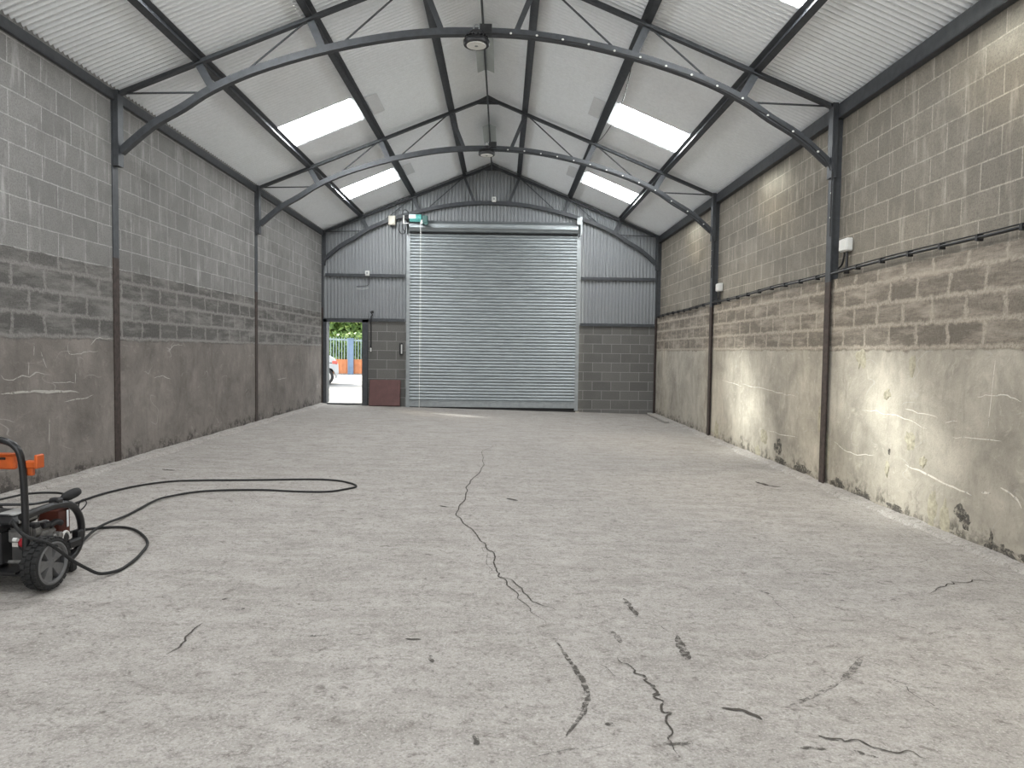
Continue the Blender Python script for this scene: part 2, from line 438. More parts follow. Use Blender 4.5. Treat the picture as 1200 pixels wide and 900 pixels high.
CR = [
  ((0.27,10.74),(0.05,9.86),(0.09,8.68),(0.01,7.78),(-0.04,7.37),(-0.03,6.76),(-0.08,5.98),(0.04,5.64),(0.16,5.19),(0.25,4.89),(0.29,4.56),(0.31,4.37),(0.37,4.15),(0.47,3.85),(0.55,3.58)),
  ((0.31,4.37),(0.41,4.23),(0.50,3.97),(0.61,3.81)), ((0.18,5.05),(0.23,4.65),(0.26,4.36)),
  ((-0.27,9.17),(0.07,8.95),(0.85,8.63),(1.47,8.49),(2.48,8.43)),
  ((0.85,3.26),(0.90,3.11),(0.94,3.01),(0.96,2.93),(0.96,2.84),(0.97,2.72),(0.94,2.55),(0.95,2.41)),
  ((0.72,3.19),(0.82,3.06),(0.87,2.98)), ((2.40,4.11),(2.66,4.17),(2.93,4.25)),
  ((2.93,4.25),(3.07,4.37),(3.17,4.46),(3.26,4.50),(3.48,4.57),(3.61,4.52)),
  ((2.05,3.13),(2.08,3.01),(2.09,2.88),(2.11,2.77)), ((1.48,3.23),(1.70,3.39),(1.95,3.56)),
  ((2.67,4.65),(3.08,4.87),(3.43,5.05),(3.64,4.81),(3.59,4.42)), ((1.50,2.60),(1.60,2.56),(1.72,2.50),(1.85,2.45)),
  ((0.41,2.39),(0.54,2.45),(0.73,2.50)), ((1.90,4.28),(1.92,3.98),(1.91,3.67)), ((-1.17,3.13),(-1.17,3.28),(-1.17,3.51)), ((1.00,3.67),(1.15,3.62),(1.20,3.54))]
CW = [.016,.012,.01,.011,.016,.009,.006,.014,.009,.007,.01,.012,.008,.007,.016,.008]
for p, w in zip(CR, CW):
    # jagged fracture line
    q = []
    for i in range(len(p)-1):
        for k in range(4):
            t = k/4; x = p[i][0]*(1-t)+p[i+1][0]*t; y = p[i][1]*(1-t)+p[i+1][1]*t
            q.append((x+random.uniform(-.016,.016), y+random.uniform(-.02,.02)))
    q.append(p[-1]); strip(q, w*.62, .0035, None, 'crack', .45).build('crack', M['faint'] if w < .012 else M['crack'], floor)
ST = [((0.58,3.40),(0.61,3.26),(0.65,3.09),(0.67,2.97),(0.67,2.86),(0.65,2.75),(0.61,2.65),(0.55,2.52)),
  ((1.20,3.51),(1.19,3.38),(1.19,3.30),(1.18,3.21)), ((1.02,4.03),(1.04,3.89),(1.05,3.73)), ((0.88,3.54),(0.90,3.39)),
  ((1.20,2.77),(1.28,2.76),(1.34,2.69)), ((2.05,3.31),(1.93,3.17),(1.81,3.04)), ((1.81,3.04),(1.63,2.90),(1.49,2.81)),
  ((-0.15,3.38),(-0.07,3.38)), ((-0.01,3.20),(0.01,3.12)), ((3.22,8.05),(3.29,7.85),(3.41,7.77)), ((2.43,4.62),(2.50,4.58)),
  ((-0.24,6.32),(-0.16,6.26)), ((0.36,6.74),(0.47,6.64)), ((-1.21,3.83),(-1.18,3.85)), ((-1.08,3.68),(-1.04,3.72)), ((-0.62,3.38),(-0.52,3.40)),
  ((0.91,2.50),(1.02,2.51)), ((0.71,2.63),(0.75,2.62)), ((1.50,2.58),(1.57,2.55)), ((1.39,2.50),(1.50,2.49)), ((1.59,2.49),(1.66,2.44)),
  ((0.22,2.54),(0.23,2.46)), ((2.13,6.03),(2.21,5.98)), ((1.89,4.24),(1.94,4.17)), ((-3.39,7.74),(-3.21,7.66))]
SW = [.024,.042,.03,.03,.022,.03,.022,.018,.022,.06,.02,.03,.03,.02,.02,.025,.015,.02,.015,.018,.015,.02,.03,.015,.05]
for k, (p, w) in enumerate(zip(ST, SW)):
    mt = M['crack'] if k in (4, 7, 9, 11, 12) else (M['faint'] if k in (5, 6, 3, 14, 15, 22) else M['stain'])
    strip(p, w, .003, None, 'stain', .4).build('stain', mt, floor)
# raised ragged screed along the foot of both side walls
for s in (-1, 1):
    m = MB(); n = 220; vs = []
    for i in range(n+1):
        y = YF + (YB-.1-YF)*i/n
        w = .17 + .10*noise.noise((y*1.3, s*5, 0)) + .05*noise.noise((y*6, s*5, 1))
        h = .030 + .016*noise.noise((y*3, s*9, 2))
        for (a, hh) in ((0.0, h+.012), (.45, h), (.8, h*.75), (1.0, -.012)):
            x = s*(4.02 - w*a); vs.append((x, y, fz(x)+hh))
    m.add(vs, [(4*i+k, 4*i+k+1, 4*i+k+5, 4*i+k+4) for i in range(n) for k in range(3)])
    m.build('edge_screed', M['screed'], floor, smooth=True)

# side walls ----------------------------------------------------------
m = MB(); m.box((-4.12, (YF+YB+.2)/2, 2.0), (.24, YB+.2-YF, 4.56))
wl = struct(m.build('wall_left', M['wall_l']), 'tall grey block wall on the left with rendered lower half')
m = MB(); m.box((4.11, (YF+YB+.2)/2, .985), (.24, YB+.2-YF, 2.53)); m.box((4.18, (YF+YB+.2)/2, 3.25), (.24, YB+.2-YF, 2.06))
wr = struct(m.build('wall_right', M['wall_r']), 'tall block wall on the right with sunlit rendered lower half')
XR, XL = 3.99, -4.0
SL = [((6.14,1.14),(6.25,1.08),(6.43,1.12),(6.52,1.12),(6.62,1.15),(6.78,1.12)), ((6.59,1.43),(6.58,1.31)), ((6.68,1.34),(6.76,1.18)), ((6.51,1.25),(6.50,1.12)),
  ((7.10,1.44),(7.12,1.32),(7.39,1.33),(7.62,1.35)), ((7.47,1.41),(7.62,1.48),(7.89,1.48)), ((6.13,0.97),(6.58,0.97),(7.28,0.93)), ((7.21,1.13),(7.21,1.02)), ((6.83,1.05),(7.21,1.03)),
  ((8.82,1.01),(9.04,1.02),(9.27,0.99)), ((9.23,1.35),(9.37,1.42),(9.62,1.43)), ((13.63,0.80),(14.23,0.81)), ((6.79,0.71),(6.78,0.46)), ((7.02,0.85),(7.53,0.87))]
for k, p in enumerate(SL): strip(p, .022 if k == 6 else .009, 0, None, 's', .5, True, 'wall', XL+.0025).build('chalky_scratch', M['chalk'], wl)
SR = [((7.20,0.85),(6.79,0.85),(6.43,0.84),(6.06,0.77)), ((7.79,0.46),(7.40,0.37),(6.92,0.43)), ((6.40,0.41),(6.04,0.38),(5.69,0.34),(5.45,0.32)), ((5.26,1.39),(5.28,1.17),(5.31,0.87)),
  ((5.45,1.10),(5.19,1.13),(4.97,1.10)), ((5.35,0.37),(5.24,0.38)), ((5.15,0.44),(5.02,0.42),(4.92,0.35)), ((6.43,0.92),(5.92,0.89)), ((5.74,0.76),(5.15,0.78)), ((5.83,0.85),(5.67,0.88)),
  ((10.84,0.95),(9.78,0.91),(8.78,0.88)), ((11.90,0.97),(10.84,0.92)), ((9.74,0.35),(8.74,0.37))]
for k, p in enumerate(SR): strip(p, .015 if k in (2, 5, 6) else .008, 0, None, 's', .5, True, 'wall', XR-.0025).build('chalky_scratch', M['chalk2'], wr)
def crust_patch(c, ry, rz, mat, name):
    m = MB(); n = 20; sd = random.uniform(0, 99); ring = []
    for k in range(n):
        a = 2*math.pi*k/n; r = 1+.7*noise.noise((math.cos(a)*1.8+sd, math.sin(a)*1.8, sd))
        ring.append((ry*r*math.cos(a), rz*r*math.sin(a)))
    vs = [(XR+.002, c[0]+a, c[1]+b) for a, b in ring] + [(XR-.007, c[0]+a*.72, c[1]+b*.72) for a, b in ring] + [(XR-.004, c[0]+a*.3, c[1]+b*.3) for a, b in ring]
    m.add(vs, [(k, (k+1) % n, n+(k+1) % n, n+k) for k in range(n)] + [(n+k, n+(k+1) % n, 2*n+(k+1) % n, 2*n+k) for k in range(n)] + [tuple(range(2*n, 3*n))])
    m.build(name, mat, wr, smooth=True)
for c, a, b in [((7.26,1.37),.09,.10), ((6.34,1.32),.05,.09), ((6.74,1.04),.07,.06), ((6.34,.65),.08,.09), ((6.12,.48),.06,.06), ((5.97,.06),.07,.24), ((5.79,.05),.06,.22),
                ((9.89,.24),.12,.10), ((10.12,.02),.11,.08), ((6.69,.33),.04,.08), ((7.95,.30),.06,.22), ((8.15,.65),.05,.18), ((12.1,.1),.12,.16)]:
    crust_patch(c, a, b, M['crust'], 'flaking_crust')
for c, a, b in [((5.60,.17),.09,.06), ((5.53,.11),.06,.07), ((9.38,.18),.14,.10), ((5.22,.02),.02,.08), ((6.66,.50),.02,.03), ((4.72,.0),.22,.06), ((5.15,-.01),.20,.05), ((6.55,-.02),.16,.05), ((7.15,-.02),.15,.05), ((7.65,.0),.16,.06), ((8.6,.0),.22,.06), ((9.25,-.01),.2,.05)]:  # those low along the foot paint in the dark of a recess
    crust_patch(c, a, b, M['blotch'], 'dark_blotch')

# gable wall ----------------------------------------------------------
m = MB()
m.box((-2.43, YB+.1, 1.03), (1.02, .2, 2.10)); m.box((3.10, YB+.1, .99), (2.12, .2, 2.14))
wb = struct(m.build('wall_back', M['gable']), 'gable end wall of dark blocks below ribbed grey cladding')
def ribs(x0, x1, zb, zt, yy, mat, pitch=.0825, amp=.013):
    m = MB(); vs = []; xs = [x0]; k = math.floor(x0/pitch)
    while k*pitch < x1:
        xs += [q for q in ((k+d)*pitch for d in (.02, .20, .39, .61, .80, .98)) if x0 < q < x1]; k += 1
    xs.append(x1); n = len(xs)-1
    for i, x in enumerate(xs):
        ph = (x/pitch) % 1.0
        # flat ridge and flat valley with short slopes
        tri = abs(2*ph-1); h = min(1, max(0, (tri-.22)/.38))
        y = yy - amp*2*h
        zt_ = zt(x) if callable(zt) else zt
        vs += [(x, y, zb), (x, y, zt_)]
    m.add(vs, [(2*i, 2*i+2, 2*i+3, 2*i+1) for i in range(n)]); return m
g = ribs(-4.2, -1.88, 2.06, lambda x: roof(x)+.05, YB+.05, None)
for q in (ribs(2.0, 4.2, 2.03, lambda x: roof(x)+.05, YB+.05, None), ribs(-1.9, 2.02, 4.12, lambda x: roof(x)+.05, YB+.05, None)): g.add(q.v, q.f)
g.build('ribbed_cladding', M['clad'], wb)
# sheeting rails, one thing each (left and right of the shutter)
def rail(x0, x1, z, label):
    m = MB(); m.box(((x0+x1)/2, YB-.015, z), (x1-x0, .07, .012)); m.box(((x0+x1)/2, YB-.045, z-.03), (x1-x0, .012, .07))
    return tag(m.build('sheeting_rail', M['steel']), label, 'rail', 'sheeting rails on the gable wall')
rail(-3.93, -2.05, 3.19, 'dark steel rail across the ribbed cladding above the open side door')
rail(2.15, 3.93, 3.19, 'dark steel rail halfway up the ribbed cladding right of the roller shutter')
rail(-2.90, -2.05, 2.135, 'short dark rail on top of the blocks between side door and shutter')
rail(2.15, 3.93, 2.09, 'dark steel rail capping the blocks right of the roller shutter')
# unseen wall behind the photographer, its open doorway added for fill light
m = MB()
for c, d in (((-3.8, YF-.1, 2.9), (1.0, .2, 6.2)), ((3.8, YF-.1, 2.9), (1.0, .2, 6.2)), ((0, YF-.1, 5.3), (6.6, .2, 1.6))): m.box(c, d)
struct(m.build('wall_front', M['outerwall']), 'unseen plain wall behind the viewpoint, its wide doorway added for fill light')

# roof -----------------------------------------------------------------
SKL = [(-1, -3.06, -1.98, 10.62, 11.52), (-1, -3.06, -1.98, 14.6, 15.5), (1, 1.98, 3.06, 10.62, 11.52), (1, 1.98, 3.06, 14.6, 15.5),
       (1, 1.98, 3.06, 5.82, 6.72), (-1, -3.06, -1.98, 5.82, 6.72), (-1, -3.06, -1.98, 1.5, 2.4), (1, 1.98, 3.06, 1.5, 2.4), (-1, -3.06, -1.98, -3.0, -2.1), (1, 1.98, 3.06, -3.0, -2.1)]  # strips over and behind the viewpoint are unseen, added for more light
def corr(s, x0, x1, y0, y1, lift=0, pitch=.0762, amp=.014, m=None):
    m = m or MB(); n = max(2, int(round((y1-y0)/pitch*6))); vs = []
    nrm = V((s*RS, 0, 1)).normalized()
    for i in range(n+1):
        y = y0+(y1-y0)*i/n; o = amp*math.cos(2*math.pi*y/pitch)+amp+lift
        for x in (x0, x1): vs.append(V((s*x, y, roof(x))) + nrm*o)
    m.add(vs, [(2*i, 2*i+1, 2*i+3, 2*i+2) for i in range(n)]); return m
m = MB()
for s in (-1, 1):
    ys = sorted([(a[3], a[4]) for a in SKL if a[0] == s]); y = YF-.3
    corr(s, 0, 1.98, YF-.3, YB+.25, 0, m=m); corr(s, 3.06, 4.45, YF-.3, YB+.25, 0, m=m)
    for a, b in ys + [(YB+.25, None)]:
        corr(s, 1.98, 3.06, y, a, 0, m=m)
        if b: y = b
ceiling = struct(m.build('ceiling', M['roof'], smooth=True), 'pitched roof of pale grey corrugated sheeting')
for s in (-1, 1):
    for y0, lab in ((10.75, 1), (14.65, 2)):
        q = MB(); nrm = V((s*RS, 0, 1)).normalized()
        a, b = (1.62, 1.79)
        vs = [V((s*x, y, roof(x)))-nrm*(.006+d) for d in (0, .006) for x, y in ((a, y0), (b, y0), (b, y0+.75), (a, y0+.75))]
        q.add(vs, [(0,1,2,3), (4,7,6,5), (0,4,5,1), (1,5,6,2), (2,6,7,3), (3,7,4,0)]); q.build('sheet_patch', M['patch'], ceiling)
# ridge capping
m = MB()
for s in (-1, 1): m.beam((s*.11, YF-.3, roof(.11)+.035), (s*.11, YB+.25, roof(.11)+.035), .25, .006, (-s*-RS, 0, 1))
m.build('ridge_capping', M['roof'], ceiling)
skn = ['skylight strip second from the gable end on the left slope', 'skylight strip nearest the gable end on the left slope', 'skylight strip second from the gable end on the right slope', 'skylight strip nearest the gable end on the right slope', 'skylight cut off by the top edge on the right slope']
for i, (s, a, b, y0, y1) in enumerate(SKL):
    x0, x1 = (min(abs(a), abs(b)), max(abs(a), abs(b)))
    o = corr(s, x0, x1, y0, y1, .001).build('window_%d' % (i+1), M['sky'], smooth=True)
    struct(o, skn[i] if i < 5 else 'unseen skylight strip in the roof over the viewpoint')

# eaves beams ------------------------------------------------------------
for s, lab in ((-1, 'dark eaves beam along the top of the left block wall'), (1, 'dark eaves beam along the top of the right block wall')):
    m = MB(); x = 3.96 if s < 0 else 3.985
    zb = 4.085 if s < 0 else 4.031
    m.box((s*(x+.006), (YF+YB)/2, (zb+4.18)/2), (.012, YB-YF-.1, 4.18-zb)); m.box((s*(x+.05), (YF+YB)/2, zb), (.10, YB-YF-.1, .012)); m.box((s*(x+.06), (YF+YB)/2, 4.18), (.10, YB-YF-.1, .012))
    tag(m.build('eaves_beam', M['steel']), lab, 'beam', 'eaves beams')

# purlins ------------------------------------------------------------------
PX = (3.08, 1.86, .65)
pn = {(-1,0): 'lowest purlin on the left roof slope below the skylights', (-1,1): 'middle purlin on the left roof slope above the skylights', (-1,2): 'purlin on the left roof slope nearest the ridge',
      (1,0): 'lowest purlin on the right roof slope below the skylights', (1,1): 'middle purlin on the right roof slope above the skylights', (1,2): 'purlin on the right roof slope nearest the ridge'}
for s in (-1, 1):
    for k, px in enumerate(PX):
        n = V((s*RS, 0, 1)).normalized(); d = V((s*1, 0, -RS)).normalized()
        m = MB(); b = V((s*px, 0, roof(px)))
        y0, y1 = YF+.02, YB-.04
        def plate(c, w, h):   # w along slope, h along normal
            c = V(c); vs = [V((0, y, 0)) + c + d*(a*w/2) + n*(e*h/2) for y in (y0, y1) for a, e in ((-1,-1),(1,-1),(1,1),(-1,1))]
            m.add(vs, [(3,2,1,0),(4,5,6,7),(0,1,5,4),(1,2,6,5),(2,3,7,6),(3,0,4,7)])
        plate(b - n*.040, .010, .074); plate(b - n*.072, .075, .010) if False else plate(b - n*.072 + d*.033, .07, .010); plate(b - n*.008 - d*.028, .06, .010)
        tag(m.build('purlin', M['steel']), pn[(s,k)], 'purlin', 'roof purlins')

# roof trusses ---------------------------------------------------------------
ARCH = [(3.93,3.54),(3.58,3.835),(3.25,4.03),(2.93,4.235),(2.44,4.455),(1.77,4.665),(1.12,4.81),(.56,4.885),(.0,4.905)]
def raf(x): return 5.765 - .405*abs(x)
def archz(x):
    x = abs(x)
    for (a, za), (b, zb) in zip(ARCH[:-1], ARCH[1:]):
        if b <= x <= a: return zb+(za-zb)*(x-b)/(a-b)
    return ARCH[0][1]
def make_truss(label, y, dz=0):
    t = thing('roof_truss', label, 'truss', (0, y, dz), 0, 'arched roof trusses')
    st = M['steel']
    for s in (-1, 1):
        m = MB(); p0, p1 = (s*3.965, 0, raf(3.965)), (s*.0, 0, raf(0))
        L = [(-.035,-.027),(.035,-.027),(.035,-.017),(.006,-.017),(.006,.027),(-.006,.027),(-.006,-.017),(-.035,-.017)]
        m.sweep([p0, p1], L, (0,0,1)); m.build('rafter', st, t)
    pts = smooth_path([(-x, 0, z) for x, z in ARCH] + [(x, 0, z) for x, z in ARCH[-2::-1]], 4)
    m = MB(); m.sweep(pts, [(-.04,-.045),(.04,-.045),(.04,-.033),(.007,-.033),(.007,.045),(-.007,.045),(-.007,-.033),(-.04,-.033)], (0,0,1))
    m.build('arched_chord', st, t)
    for s in (-1, 1):
        for xt, xb, w in ((3.08,2.92,.085),(1.86,1.71,.085),(.65,.40,.06)):
            m = MB(); m.beam((s*xt, .012, raf(xt)), (s*xb, .012, archz(xb)), .012, w, (1,0,0)); m.beam((s*(xt), .035, raf(xt)), (s*(xb), .035, archz(xb)), .05, .012, (1,0,0))
            m.build('strut', st, t)
        for a, b in (((3.90, 4.175), (3.06, 4.20)), ((1.90, 4.985), (2.62, 4.39)), ((.70, 5.47), (1.52, 4.745))):
            m = MB(); m.tube([(s*a[0], .02, a[1]), (s*b[0], .02, b[1])], .011, 8); m.build('tie_rod', st, t)
        m = MB(); m.box((s*3.93, 0, 3.785), (.012, .11, .82)); m.box((s*3.955, -.045, 3.785), (.06, .012, .82)); m.box((s*3.955, .045, 3.785), (.06, .012, .82)); m.box((s*3.955, 0, 3.381), (.06, .10, .012))
        m.build('end_bracket', st, t)
    m = MB(); m.prism([(-.20, -.01, raf(.2)-.03), (.20, -.01, raf(.2)-.03), (.20, -.01, raf(.2)+.025), (0, -.01, raf(0)+.045), (-.20, -.01, raf(.2)+.025)], (0,.02,0)); m.build('apex_plate', st, t)
    return t
make_truss('nearest arched steel roof truss, crossing the top of the photo from side to side', FR[2])
make_truss('arched steel roof truss halfway down the shed, with the far lamp at its crown', FR[1])
make_truss('arched steel roof truss against the ribbed gable wall, above the roller shutter', FR[0]-.01)

# columns -----------------------------------------------------------------------
def column(s, y, label, w=.115):
    t = thing('steel_column', label, 'column', (s*4.0, y, fz(s*4.0)), 0, 'steel wall columns')
    off = 0.012 if s < 0 else -.055     # inner flange face
    m = MB(); zt = 4.19 - fz(s*4.0)
    for z0, z1, nm, mt in ((0.0, 2.3, 'lower_shaft', M['rust']), (2.3, zt, 'upper_shaft', M['steel'])):
        m = MB(); c = (z0+z1)/2; h = z1-z0
        x_in = -s*0 + (off if s < 0 else off)
        m.box((x_in - s*-.006 if s > 0 else x_in-.006, 0, c), (.012, w, h)); m.box((x_in + (s*.07), 0, c), (.13, .010, h)); m.box((x_in + s*.14, 0, c), (.012, w, h))
        if nm == 'lower_shaft':
            # ragged mortar smeared over the lower flange edges
            for i, v in enumerate(m.v): pass
        m.build(nm, mt, t)
    return t
column(-1, FR[2], 'steel column in the left wall nearest the pressure washer')
column(-1, FR[1], 'thin dark steel column halfway along the left wall')
column(-1, FR[0], 'corner steel column beside the open side door')
column(1, FR[2], 'rust-brown steel column in the right wall between the two sunlit patches')
column(1, FR[1], 'thin steel column on the right wall with the far small socket box beside it')
column(1, FR[0], 'corner steel column where the right wall meets the gable wall', .10)

# side door -----------------------------------------------------------------------
d = bpy.data.objects.new('door_1', None); COL.objects.link(d); d.location = (-3.5, YB, .07); struct(d, 'open side door with dark steel frame in the gable wall')
m = MB(); m.box((-.435, -.02, 1.0), (.085, .12, 2.08)); m.build('jamb', M['steel'], d)
m = MB(); m.box((.515, -.02, 1.0), (.13, .12, 2.08)); m.build('jamb', M['steel'], d)
m = MB(); m.box((.03, -.02, 2.02), (1.10, .12, .09)); m.build('head', M['steel'], d)
m = MB(); m.box((.03, 0, .02), (.96, .14, .035)); m.build('threshold', M['steel'], d)
m = MB(); m.rbox((.0, .45, .98), (.045, .86, 1.93), .004); dl = m.build('door_leaf', M['galv_dull'], d)
dl.location = (-.385, .06, .03); dl.rotation_euler = (0, 0, math.radians(13.8))
m = MB(); m.tube([(.03, .78, .95), (.085, .78, .95), (.085, .66, .95)], .01, 8); m.build('door_handle', M['black'], dl)

# roller shutter ----------------------------------------------------------------------
t = thing('roller_shutter', 'large closed galvanised roller shutter in the gable wall', 'shutter', (0.05, YB, 0))
m = MB(); vs = []; x0, x1 = -1.965, 1.985; pitch = .0735; z = .2; prof = []
while z < 4.22:
    for k in range(6):
        a = k/6; b = .018*math.sin(math.pi*a)**.7 if a > 0 else 0
        prof.append((-.10-b, z+pitch*a))
    z += pitch
for yv, zv in prof:
    for i in range(9): 
        xx = x0+(x1-x0)*i/8
        vs.append((xx, yv, zv))
m.add(vs, [(9*i+k, 9*i+k+1, 9*i+k+10, 9*i+k+9) for i in range(len(prof)-1) for k in range(8)]); m.build('curtain', M['galv'], t, smooth=True)
m = MB(); m.rbox(((x0+x1)/2, -.10, .125), (x1-x0, .05, .15), .006); m.box(((x0+x1)/2, -.12, .20), (x1-x0, .03, .012)); m.build('bottom_rail', M['galv_dull'], t)
m = MB(); m.box(((x0+x1)/2, -.09, .0), (x1-x0+.06, .03, .12)); m.build('rubber_seal', M['rubber'], t)
for xc in (x0-.035, x1+.04):
    m = MB(); m.box((xc, -.135, 2.12), (.085, .008, 4.24)); m.box((xc, -.055, 2.12), (.085, .008, 4.24)); m.box((xc + (-.04 if xc < 0 else .04), -.095, 2.12), (.008, .085, 4.24)); m.build('guide_channel', M['galv_dull'], t)
m = MB(); R = .135; n = 40
prof = [(R*(1+.02*math.sin(6*2*math.pi*k/n)), 0) for k in range(n)]
vs = []
for xx in (x0-.01, x1+.01):
    for k in range(n):
        a = 2*math.pi*k/n; r = R + .008*math.cos(a*9)
        vs.append((xx, -.17+r*math.cos(a), 4.315+r*math.sin(a)))
m.add(vs, [(k, (k+1) % n, n+(k+1) % n, n+k) for k in range(n)] + [tuple(range(n))[::-1], tuple(range(n, 2*n))]); m.build('barrel_coil', M['galv'], t, smooth=True)
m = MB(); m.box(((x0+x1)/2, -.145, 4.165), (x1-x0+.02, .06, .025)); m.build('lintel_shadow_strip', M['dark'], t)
for xc in (x0-.06, x1+.055):
    m = MB(); m.box((xc, -.17, 4.32), (.012, .34, .40)); m.box((xc, -.02, 4.32), (.09, .02, .40)); m.build('end_plate', M['galv_dull'], t)
m = MB(); m.box((x1+.03, -.345, 4.46), (.11, .012, .16)); m.box((x1+.07, -.30, 4.36), (.05, .08, .42)); m.build('bearing_bracket', M['galv_dull'], t)
# motor assembly on the left end
mo = MB(); mo.lathe([(.055,-.14),(.078,-.135),(.078,.135),(.055,.14)], (-1.80, -.42, 4.455), 'x', 20)
for k in range(14):
    a = 2*math.pi*k/14; mo.beam((-1.93, -.42+.082*math.cos(a), 4.455+.082*math.sin(a)), (-1.67, -.42+.082*math.cos(a), 4.455+.082*math.sin(a)), .005, .008)
mot = mo.build('motor', M['teal'], t, smooth=True)
m = MB(); m.box((-1.87, -.506, 4.478), (.16, .004, .085)); m.build('motor_label', M['labelwhite'], mot)
m = MB(); m.rbox((-1.585, -.42, 4.43), (.13, .13, .17), .012); m.lathe([(.05,-.05),(.05,.05)], (-1.56, -.42, 4.35), 'y', 14); m.box((-1.64, -.38, 4.33), (.05, .2, .03)); m.build('gearbox', M['green'], mot)
m = MB(); m.lathe([(.062,-.05),(.07,.0),(.062,.05)], (-1.99, -.42, 4.455), 'x', 16); m.build('brake_cover', M['black'], mot)
m = MB(); m.box((-2.075, -.42, 4.42), (.02, .10, .19)); m.box((-2.03, -.43, 4.335), (.12, .06, .015)); m.build('motor_bracket', M['white'], mot)
m = MB(); m.tube(smooth_path([(-2.10,-.40,4.46),(-2.10,-.42,4.60),(-2.05,-.44,4.64),(-1.98,-.44,4.60),(-1.97,-.42,4.50)], 6), .011, 7)
m.tube(smooth_path([(-2.22,-.12,4.36),(-2.23,-.14,4.22),(-2.16,-.18,4.13),(-2.08,-.22,4.16),(-2.03,-.34,4.32)], 6), .010, 7)
m.tube(smooth_path([(-2.16,-.12,4.36),(-2.14,-.14,4.26),(-2.08,-.18,4.20),(-2.02,-.30,4.34)], 6), .008, 7); m.build('motor_cable', M['black'], mot)
m = MB(); m.tube([(-1.685,-.46,4.36),(-1.685,-.46,.06)], .0065, 6)
m.tube([(-1.66,-.46,4.36),(-1.66,-.46,.9)], .003, 6); m.build('hand_chain', M['white'], t)
m = MB(); m.rbox((-1.655,-.46,4.37), (.05,.05,.09), .006); m.build('chain_guide', M['white'], t)

# small fittings on the gable wall
t = thing('control_box', 'beige control box beside the teal motor at the shutter top', 'control box', (-2.345, YB-.04, 4.45))
m = MB(); m.rbox((0, -.07, 0), (.165, .11, .215), .01); m.build('body', M['beige'], t)
m = MB(); m.rbox((0, -.128, 0), (.15, .01, .20), .004); m.build('cover', M['beige'], t)
m = MB(); m.box((.0, -.005, -.0), (.20, .05, .05)); m.build('mounting_bracket', M['steel'], t)
for gx in (-.03, .04): m = MB(); m.lathe([(.012,-.03),(.012,0)], (gx,-.07,-.11), 'z', 10); m.build('cable_gland', M['black'], t)
def sensor(name, label, cat, loc, cab=None):
    t = thing(name, label, cat, loc)
    m = MB(); m.rbox((0, -.035, 0), (.10, .06, .12), .012); m.build('body', M['white'], t)
    m = MB(); m.lathe([(.022,0),(.022,.012),(.012,.018)], (0, -.085, .005), 'y', 14); m.build('lens', M['galv_dull'], t)
    m = MB(); m.box((0, -.0, -.01), (.04, .05, .05)); m.build('mount', M['black'], t)
    if cab: cab(t)
    return t
sensor('sensor_box', 'small white sensor box at the crown of the gable truss', 'sensor', (.055, FR[0]-.05, 4.97))
def cab(t):
    m = MB(); m.tube(smooth_path([(.03,-.02,-.05),(.03,-.01,-.22),(-.02,-.01,-.29),(-.26,-.01,-.31)], 6), .007, 7); m.build('cable', M['black'], t)
    m = MB(); m.tube(smooth_path([(-.26,-.01,-.36),(-.12,-.01,-.37),(.02,-.01,-.34)], 6), .004, 6); m.build('wire', M['white'], t)
sensor('sensor_box', 'small white box on the cladding rail above the side door', 'sensor', (-2.92, YB-.09, 3.20), cab)
t = thing('pull_switch', 'black pull cord with white end beside the open side door', 'switch', (-2.835, YB-.055, 2.16))
m = MB(); m.tube(smooth_path([(-.02,-.03,.14),(.03,-.03,.06),(0,-.03,0),(.0,-.03,-.35),(-.005,-.03,-.72)], 6), .013, 7); m.build('cord', M['black'], t)
m = MB(); m.lathe([(.012,-.05),(.017,-.04),(.017,.03),(.01,.04)], (-.005,-.03,-.76), 'z', 10); m.build('pull_handle', M['white'], t)
m = MB(); m.rbox((.03,-.02,.13), (.05,.06,.06), .006); m.build('switch_body', M['black'], t)
t = thing('push_button_switch', 'small black and white push-button switch left of the shutter', 'switch', (-2.125, YB-.002, 1.42))
m = MB(); m.rbox((0, -.03, 0), (.075, .06, .28), .008); m.build('body', M['black'], t)
m = MB(); m.box((.015, -.062, 0), (.03, .006, .22)); m.build('face_plate', M['white'], t)

# round high-bay lamps and ridge items
def lamp(label, loc):
    t = thing('high_bay_lamp', label, 'lamp', loc, 0, 'round high-bay lamps')
    m = MB(); m.lathe([(.135,0),(.142,.012),(.142,.045),(.128,.062),(.10,.075)], (0,0,0), 'z', 32); m.build('housing', M['black'], t, smooth=True)
    m = MB()
    for k in range(20):
        a = 2*math.pi*k/20; m.beam((.06*math.cos(a), .06*math.sin(a), .085), (.125*math.cos(a), .125*math.sin(a), .07), .006, .035)
    m.build('cooling_fins', M['black'], t)
    m = MB(); m.lathe([(.105,-.006),(.105,.004)], (0,0,0), 'z', 32); m.build('lens', M['lens'], t)
    m = MB(); m.lathe([(.018,-.010),(.018,-.004)], (0,0,0), 'z', 12); m.build('lens_boss', M['galv_dull'], t)
    m = MB(); m.lathe([(.075,.06),(.075,.135),(.06,.15)], (0,0,0), 'z', 24); m.build('driver_case', M['black'], t, smooth=True)
    m = MB(); m.tube(smooth_path([(.03*math.cos(a), .0, .185+.035*math.sin(a)) for a in [2*math.pi*k/10 for k in range(10)]], 2, True), .007, 6, True); m.build('hook', M['galv_dull'], t)
    m = MB(); m.box((.10, .03, .18), (.13, .07, .10)); m.tube([(.04,0,.14),(.10,.03,.15)], .008, 6); m.build('junction_box', M['black'], t)
    return t
lamp('round black lamp hanging under the nearest truss crown', (-.02, FR[2]-.17, 4.685))
